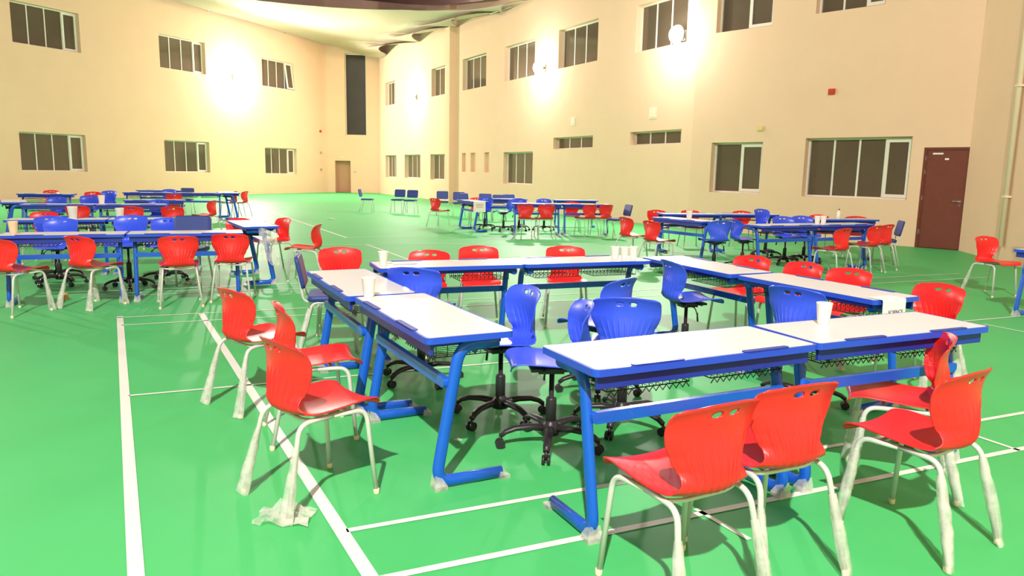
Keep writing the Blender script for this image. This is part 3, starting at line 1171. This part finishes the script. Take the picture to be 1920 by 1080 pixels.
#REDCHAIRS
for a in [
    (-0.91, 3.31, 45, 'red shell chair in the left foreground, nearest the viewer, wrap trailing on the floor', 'rl rr'),
    (-1.63, 4.65, 49, 'red shell chair in the left foreground, leftmost one with wrapped rear legs', 'rl rr'),
    (-1.13, 4.11, 24, 'red shell chair squeezed between two others at the left tables', ''),
    (-1.60, 6.82, -78, 'red shell chair behind the left pair of tables, left of the back row', ''),
    (-0.80, 6.72, -100, 'red shell chair behind the back row, left one, next to the cup', 'fl'),
    (-0.32, 7.21, -82, 'red shell chair behind the back row, middle one', 'fl'),
    (0.54, 7.36, -89, 'red shell chair behind the back row, right one', 'rl rr'),
    (2.14, 6.84, -142, 'red shell chair behind the right tables, farthest of three', ''),
    (2.44, 6.41, -150, 'red shell chair behind the right tables, middle of three', ''),
    (2.67, 6.00, -146, 'red shell chair behind the right tables, nearest of three', 'fl rr'),
    (2.94, 5.21, -156, 'red shell chair behind the SCIENCE card, right of the table end', 'rl fl'),
    (0.63, 2.55, 119, 'red shell chair in the front row, leftmost, back to the viewer', 'rl rr'),
    (1.01, 2.80, 114, 'red shell chair in the front row, second from left, back to the viewer', 'rl rr'),
    (1.95, 3.58, 158, 'red shell chair at the front right, turned sideways behind the corner chair', 'rl rr fr fl'),
    (1.75, 3.02, 124, 'red shell chair in the right foreground, rightmost of the front row', 'rl rr fl'),
    (-5.02, 7.40, 75, 'red shell chair at the left picture edge, back to the viewer', 'rl fr'),
    (-4.48, 7.83, 72, 'red shell chair with four wrapped legs, second from the left edge', 'rl rr fl fr'),
    (-3.64, 8.02, 116, 'red shell chair at the left ring, third from the left edge', 'fl'),
    (-3.2, 8.42, 102, 'red shell chair at the left ring, fourth from the left edge', ''),
    (-3.50, 10.86, 228, 'red shell chair right of the left ring, farther of two facing left', ''),
    (-2.79, 9.96, 182, 'red shell chair right of the left ring, nearer of two facing left', 'rl rr'),
    (-3.98, 10.55, -100, 'red shell chair behind the crosswise table of the left ring', ''),
    (-7.15, 11.2, -80, 'red shell chair behind the far row of the left ring, partly behind a blue back', ''),
    (-7.78, 13.35, 100, 'red shell chair before the second left ring, left of three', ''),
    (-6.85, 13.42, 98, 'red shell chair before the second left ring, middle of three', ''),
    (-6.2, 13.6, 98, 'red shell chair before the second left ring, right of three', ''),
    (-6.7, 16.2, 175, 'red shell chair facing left at the right side of the second left ring', ''),
    (-8.9, 19.6, 100, 'red shell chair in front of the farthest left ring', ''),
    (-12.6, 20.2, -80, 'red shell chair far left, nearest the left wall, behind the blue chairs', ''),
    (-11.8, 18.9, -100, 'red shell chair far left beside the table at the back of the second ring', ''),
    (-11.1, 19.6, -70, 'red shell chair far left half hidden by a blue swivel back', ''),
    (-8.5, 22.3, 172, 'red shell chair alone near the far left ring, left of a close pair facing left', ''),
    (-8.25, 22.5, 172, 'red shell chair alone near the far left ring, right of a close pair facing left', ''),
    (-2.0, 19.9, 50, 'red shell chair at the left of the middle far ring', ''),
    (0.32, 17.3, 70, 'red shell chair at the front of the middle far ring, left of two', ''),
    (0.74, 17.35, 100, 'red shell chair at the front of the middle far ring, right of two', ''),
    (1.75, 17.8, 120, 'red shell chair at the right front of the middle far ring, left one', ''),
    (2.15, 17.95, 120, 'red shell chair at the right front of the middle far ring, right one', ''),
    (1.49, 18.9, -90, 'red shell chair inside the middle far ring', ''),
    (-1.0, 20.6, -80, 'red shell chair behind the crosswise table of the middle far ring', ''),
    (2.08, 12.95, 28, 'red shell chair at the left of the right ring, farther one facing right', ''),
    (2.36, 12.1, 32, 'red shell chair at the left of the right ring, nearer one facing right', ''),
    (4.86, 11.2, 122, 'red shell chair at the front of the right ring, left of three', ''),
    (5.72, 12.0, 125, 'red shell chair at the front of the right ring, middle of three', ''),
    (6.08, 12.35, 122, 'red shell chair at the front of the right ring, right of three', ''),
    (3.0, 15.4, -85, 'red shell chair behind the right ring, leftmost', ''),
    (3.75, 15.6, -85, 'red shell chair behind the right ring, second from left', ''),
    (4.85, 15.7, -95, 'red shell chair behind the right ring beside a tall blue back', ''),
    (6.1, 14.7, -90, 'red shell chair at the right rear of the right ring, left one', ''),
    (6.65, 14.4, -110, 'red shell chair at the right rear of the right ring, right one', ''),
    (6.40, 9.80, -72, 'red shell chair at the right picture edge behind the cut-off table', 'rr'),
]:
    red_chair(a[0], a[1], a[2], a[3], a[4], variant=random.randint(0, 1))

#BLUECHAIRS
for a in [
    (-0.65, 5.24, 76, 'blue swivel chair, back to the viewer, at the left back corner of the near ring', .2, .03),
    (-0.06, 4.42, 207, 'blue swivel chair in the near ring, front left one with a shiny seat', .5),
    (0.23, 3.97, 186, 'blue swivel chair in the near ring, pushed against the front table end', .1),
    (0.62, 5.05, 140, 'blue swivel chair in the near ring, behind the one with its back to the viewer', .9),
    (0.68, 4.34, 82, 'blue swivel chair in the middle of the near ring, broad back to the viewer', .4),
    (1.46, 6.10, 15, 'blue swivel chair in the near ring, at the far right table, seen from the side', .7),
    (1.94, 4.80, 40, 'blue swivel chair in the near ring, behind the single paper cup', .3),
    (-5.95, 9.6, -45, 'blue swivel chair inside the left ring, leftmost, turned sideways', .3),
    (-5.68, 9.2, -80, 'blue swivel chair inside the left ring, second from left', .8),
    (-4.70, 9.0, -85, 'blue swivel chair inside the left ring, beside the navy chair', .4, .07),
    (-4.55, 9.65, -80, 'blue swivel chair inside the left ring, mostly hidden between two backs', .1),
    (-10.5, 19.2, -90, 'blue swivel chair far left, tallest back, against the green floor edge', .3),
    (-9.4, 15.2, -85, 'blue swivel chair inside the second left ring, left one', .2),
    (-9.3, 16.2, -85, 'blue swivel chair inside the second left ring, middle one', .6),
    (-7.1, 14.75, -85, 'blue swivel chair inside the second left ring, right one', .9),
    (-9.9, 21.3, -85, 'blue swivel chair at the farthest left ring', .9),
    (-0.75, 19.5, -95, 'blue swivel chair in the middle far ring, leftmost', .9),
    (-0.25, 18.9, 170, 'blue swivel chair in the middle far ring, second from left', .2),
    (0.15, 19.2, -85, 'blue swivel chair in the middle far ring, third from left', .6),
    (0.8, 19.3, -85, 'blue swivel chair in the middle far ring, rightmost', .6),
    (4.75, 13.9, -60, 'blue swivel chair in the right ring with the tallest back', .6, .08),
    (3.75, 12.05, 10, 'blue swivel chair at the left front of the right ring, seen from the side', .2),
    (4.75, 12.9, -85, 'blue swivel chair inside the right ring, left of a close pair', .5),
    (5.2, 13.2, -85, 'blue swivel chair inside the right ring, right of a close pair', .9),
    (3.2, 11.72, 100, 'blue swivel chair at the crosswise table of the right ring', .0),
]:
    blue_chair(a[0], a[1], a[2], a[3], a[4], a[5] if len(a) > 5 else 0.0)

#NAVYCHAIRS
for a in [
    (-1.53, 6.20, 12, 'navy padded chair at the end of the left pair of tables', 'rr rl fr'),
    (-3.98, 8.98, -85, 'navy padded chair inside the left ring behind the front tables', '', 1.12),
    (-10.3, 23.4, -80, 'navy padded chair at the farthest left ring by the left wall', ''),
    (-2.42, 25.3, -85, 'navy padded chair standing behind the red chair of the middle far ring', ''),
    (-1.80, 24.6, -85, 'navy padded chair behind the middle far ring, beside the pilaster', ''),
    (-1.40, 23.6, -40, 'navy padded chair behind the middle far ring, turned sideways', ''),
    (-0.88, 23.4, -85, 'navy padded chair behind the middle far ring, in front of a blue back', ''),
    (-0.43, 22.6, -85, 'navy padded chair behind the middle far ring, left of the last pair', ''),
    (-0.10, 23.2, -75, 'navy padded chair behind the middle far ring, right of the last pair', ''),
    (-4.1, 26.4, -100, 'navy padded chair, left one of a pair alone by the far right wall', ''),
    (-3.6, 26.0, -100, 'navy padded chair, right one of a pair alone by the far right wall', ''),
    (-5.15, 26.2, 0, 'navy padded chair alone in front of the far corner, seen from the side', ''),
    (2.45, 17.4, 195, 'navy padded chair facing left between the middle and right rings', ''),
    (6.47, 12.95, 165, 'navy padded chair at the right end of the right ring near the maroon door', ''),
]:
    nc = navy_chair(*a[:5])
    if len(a) > 5:
        nc.scale = (a[5],) * 3

# ------------------------------------------------------------------ things on the tables
b = MB()
b.lathe([(.024, 0), (.026, .002), (.036, .092), (.0375, .094), (.0365, .097), (.034, .094), (.0245, .006)], 24)
CUP_M = b.mesh('paper_cup', CUP)
CUP_P = b.mesh('paper_cup_peach', PEACH)
for x, y, lbl, m, s in (
        (-0.85, 4.34, 'white paper cup on the left pair of tables, near their seam', CUP_M, 1.15),
        (-1.02, 5.80, 'white paper cup at the left end of the back row', CUP_M, 1.1),
        (0.91, 6.54, 'white paper cup, left of three in the back row', CUP_M, 1.1),
        (0.99, 6.52, 'white paper cup, middle of three in the back row', CUP_M, 1.1),
        (1.075, 6.57, 'white paper cup, right of three in the back row', CUP_M, 1.1),
        (1.62, 3.78, 'white paper cup on the front right table', CUP_M, 1.1),
        (-5.30, 7.84, 'peach coloured cup on the front left table', CUP_P, 1.3),
        (-5.95, 10.02, 'white cup on the far row of the left ring, left one', CUP_M, 1.7),
        (-5.42, 10.22, 'white cup on the far row of the left ring, right one', CUP_M, 1.5),
        (-7.75, 14.0, 'white cup on the second left ring', CUP_M, 1.6),
        (4.93, 12.05, 'white paper cup on the front row of the right ring, left of two', CUP_M, 1.3),
        (5.05, 12.1, 'white paper cup on the front row of the right ring, right of two', CUP_M, 1.3),
        (2.98, 12.6, 'white paper cup on the crosswise table of the right ring', CUP_M, 1.5)):
    o = place('paper_cup', m)
    o.location = (x, y, .7612)
    o.scale = (s, s, s * 1.05)
    tag(o, lbl, 'cup', 'paper cups')
b = MB()
b.lathe([(.03, 0), (.03, .11), (.022, .13), (.012, .14), (.012, .16)], 16)
bt = tag(place('water_bottle', b.mesh('water_bottle', CUP)), 'small pale bottle with dark cap on the right ring', 'bottle')
bt.location = (6.0, 13.73, .7612)
b = MB()
b.lathe([(.014, .16), (.014, .18)], 12)
place('bottle_cap', b.mesh('bottle_cap', BLACK), bt)
b = MB()
b.add([(-.1, -.07, 0), (.1, -.07, .001), (.1, .07, .002), (-.1, .07, .0)], [(0, 1, 2, 3)])
b.add([(-.1, -.07, -.001), (.1, -.07, 0), (.1, .07, .001), (-.1, .07, -.001)], [(3, 2, 1, 0)])
o = tag(place('paper_sheet', b.mesh('paper_sheet', PAPER)), 'white sheet of paper beside the cup on the left of the back row', 'paper')
o.location = (-.88, 5.96, .763)
o.rotation_euler.z = math.radians(24)


def card(name, x, y, deg, wd, drop, label, text=None, mtext=INK):
    """sheet lying on the table end and folded down over its edge; local -y is the hanging side"""
    r = thing(name, (x, y, 0), math.radians(deg), label, 'card')
    b = MB()
    z = .7625
    pr = [(.10, z), (-.012, z), (-.018, z - .008), (-.022, z - drop)]
    t = .0012
    for (a0, z0), (a1, z1) in zip(pr[:-1], pr[1:]):
        b.add([(-wd / 2, a0, z0), (wd / 2, a0, z0), (wd / 2, a1, z1), (-wd / 2, a1, z1),
               (-wd / 2, a0 + t, z0 + t), (wd / 2, a0 + t, z0 + t), (wd / 2, a1 - t, z1 + t), (-wd / 2, a1 - t, z1 + t)],
              [(0, 1, 2, 3), (7, 6, 5, 4), (0, 4, 5, 1), (2, 6, 7, 3)])
    place('sheet', b.mesh('sheet', PAPER), r)
    if text:
        cu = bpy.data.curves.new('lettering', 'FONT')
        cu.body = text
        cu.size = .036
        cu.align_x = 'CENTER'
        cu.extrude = .0004
        tmp = bpy.data.objects.new('t', cu)
        COL.objects.link(tmp)
        dg = bpy.context.evaluated_depsgraph_get()
        me = bpy.data.meshes.new_from_object(tmp.evaluated_get(dg))
        bpy.data.objects.remove(tmp)
        me.materials.clear()
        me.materials.append(mtext)
        o = place('lettering', me, r, 'dark printed word SCIENCE')
        o.rotation_euler = (math.radians(90), 0, 0)
        o.location = (0.01, -.025, z - .092)
    else:
        b = MB()
        for k in range(3):
            b.box(-wd * .3, wd * .3, -.0262, -.0245, z - .07 - k * .035, z - .062 - k * .035)
        place('lettering', b.mesh('lettering', mtext), r, 'reddish illegible print')
    return r


card('name_card', 2.405, 4.622, 27, .22, .17, 'white card reading SCIENCE hanging from the end of the right table', 'SCIENCE')
card('name_card', -.84, 18.32, 12, .30, .26, 'white card with red print hanging from the middle far ring', None, REDINK)

# draped plastic on the crosswise table of the left ring
b = MB()
NXX, NYY = 12, 16
vs = []
for j in range(NYY + 1):
    t = j / NYY
    for i in range(NXX + 1):
        u = i / NXX
        fold = .02 * math.sin(u * 9 + t * 3)
        vs.append((-.1 + .22 * u + .04 * t, -fold - .03 * t, .728 - .38 * t - .08 * u * t + .02 * math.sin(u * 7)))
fs = [(j * (NXX + 1) + i, j * (NXX + 1) + i + 1, (j + 1) * (NXX + 1) + i + 1, (j + 1) * (NXX + 1) + i) for j in range(NYY) for i in range(NXX)]
b.add(vs, fs, 0, True)
o = tag(place('plastic_sheet', b.mesh('plastic_sheet', FILM)), 'crumpled milky plastic sheet hanging under the crosswise table of the left ring', 'plastic sheet')
o.location = (-3.12, 9.36, 0)


def scrap(x, y, size, seed, label, group='plastic scraps on the floor'):
    rnd = random.Random(seed)
    b = MB()
    n = 7
    vs = []
    for j in range(n + 1):
        for i in range(n + 1):
            vs.append(((i / n - .5) * size + rnd.uniform(-.04, .04) * size, (j / n - .5) * size * .7 + rnd.uniform(-.03, .03) * size,
                         .006 + max(0, rnd.gauss(.10, .08)) * size * (1 - abs(i / n - .5) * 1.4)))
    fs = [(j * (n + 1) + i, j * (n + 1) + i + 1, (j + 1) * (n + 1) + i + 1, (j + 1) * (n + 1) + i) for j in range(n) for i in range(n)]
    b.add(vs, fs, 0, False)
    o = tag(place('plastic_scrap', b.mesh('plastic_scrap', FILM)), label, 'scrap', group)
    o.location = (x, y, 0)


scrap(-4.16, 9.45, .22, 1, 'crumpled clear plastic scrap under the front tables of the left ring')
scrap(-3.83, 12.14, .14, 2, 'crumpled white scrap on the floor right of the crosswise left table')
scrap(-.29, 4.01, .05, 3, 'tiny white scrap in the table shadow, nearest the viewer')
scrap(-.05, 4.75, .05, 4, 'tiny white scrap beside the swivel chair base')
scrap(-.97, 3.03, .24, 5, 'strip of clear film trailing from the nearest left chair leg')
scrap(-5.4, 22.0, .25, 6, 'small white scrap on the far open floor')
b = MB()
b.prism(rrect(.07, .05, .004), 0, .07)
b.box(-.03, .03, -.02, .02, .07, .074)
o = tag(place('juice_carton', b.mesh('juice_carton', CARTON)), 'small orange and white carton on the floor between two left chairs', 'carton')
o.location = (-5.0, 8.15, 0)
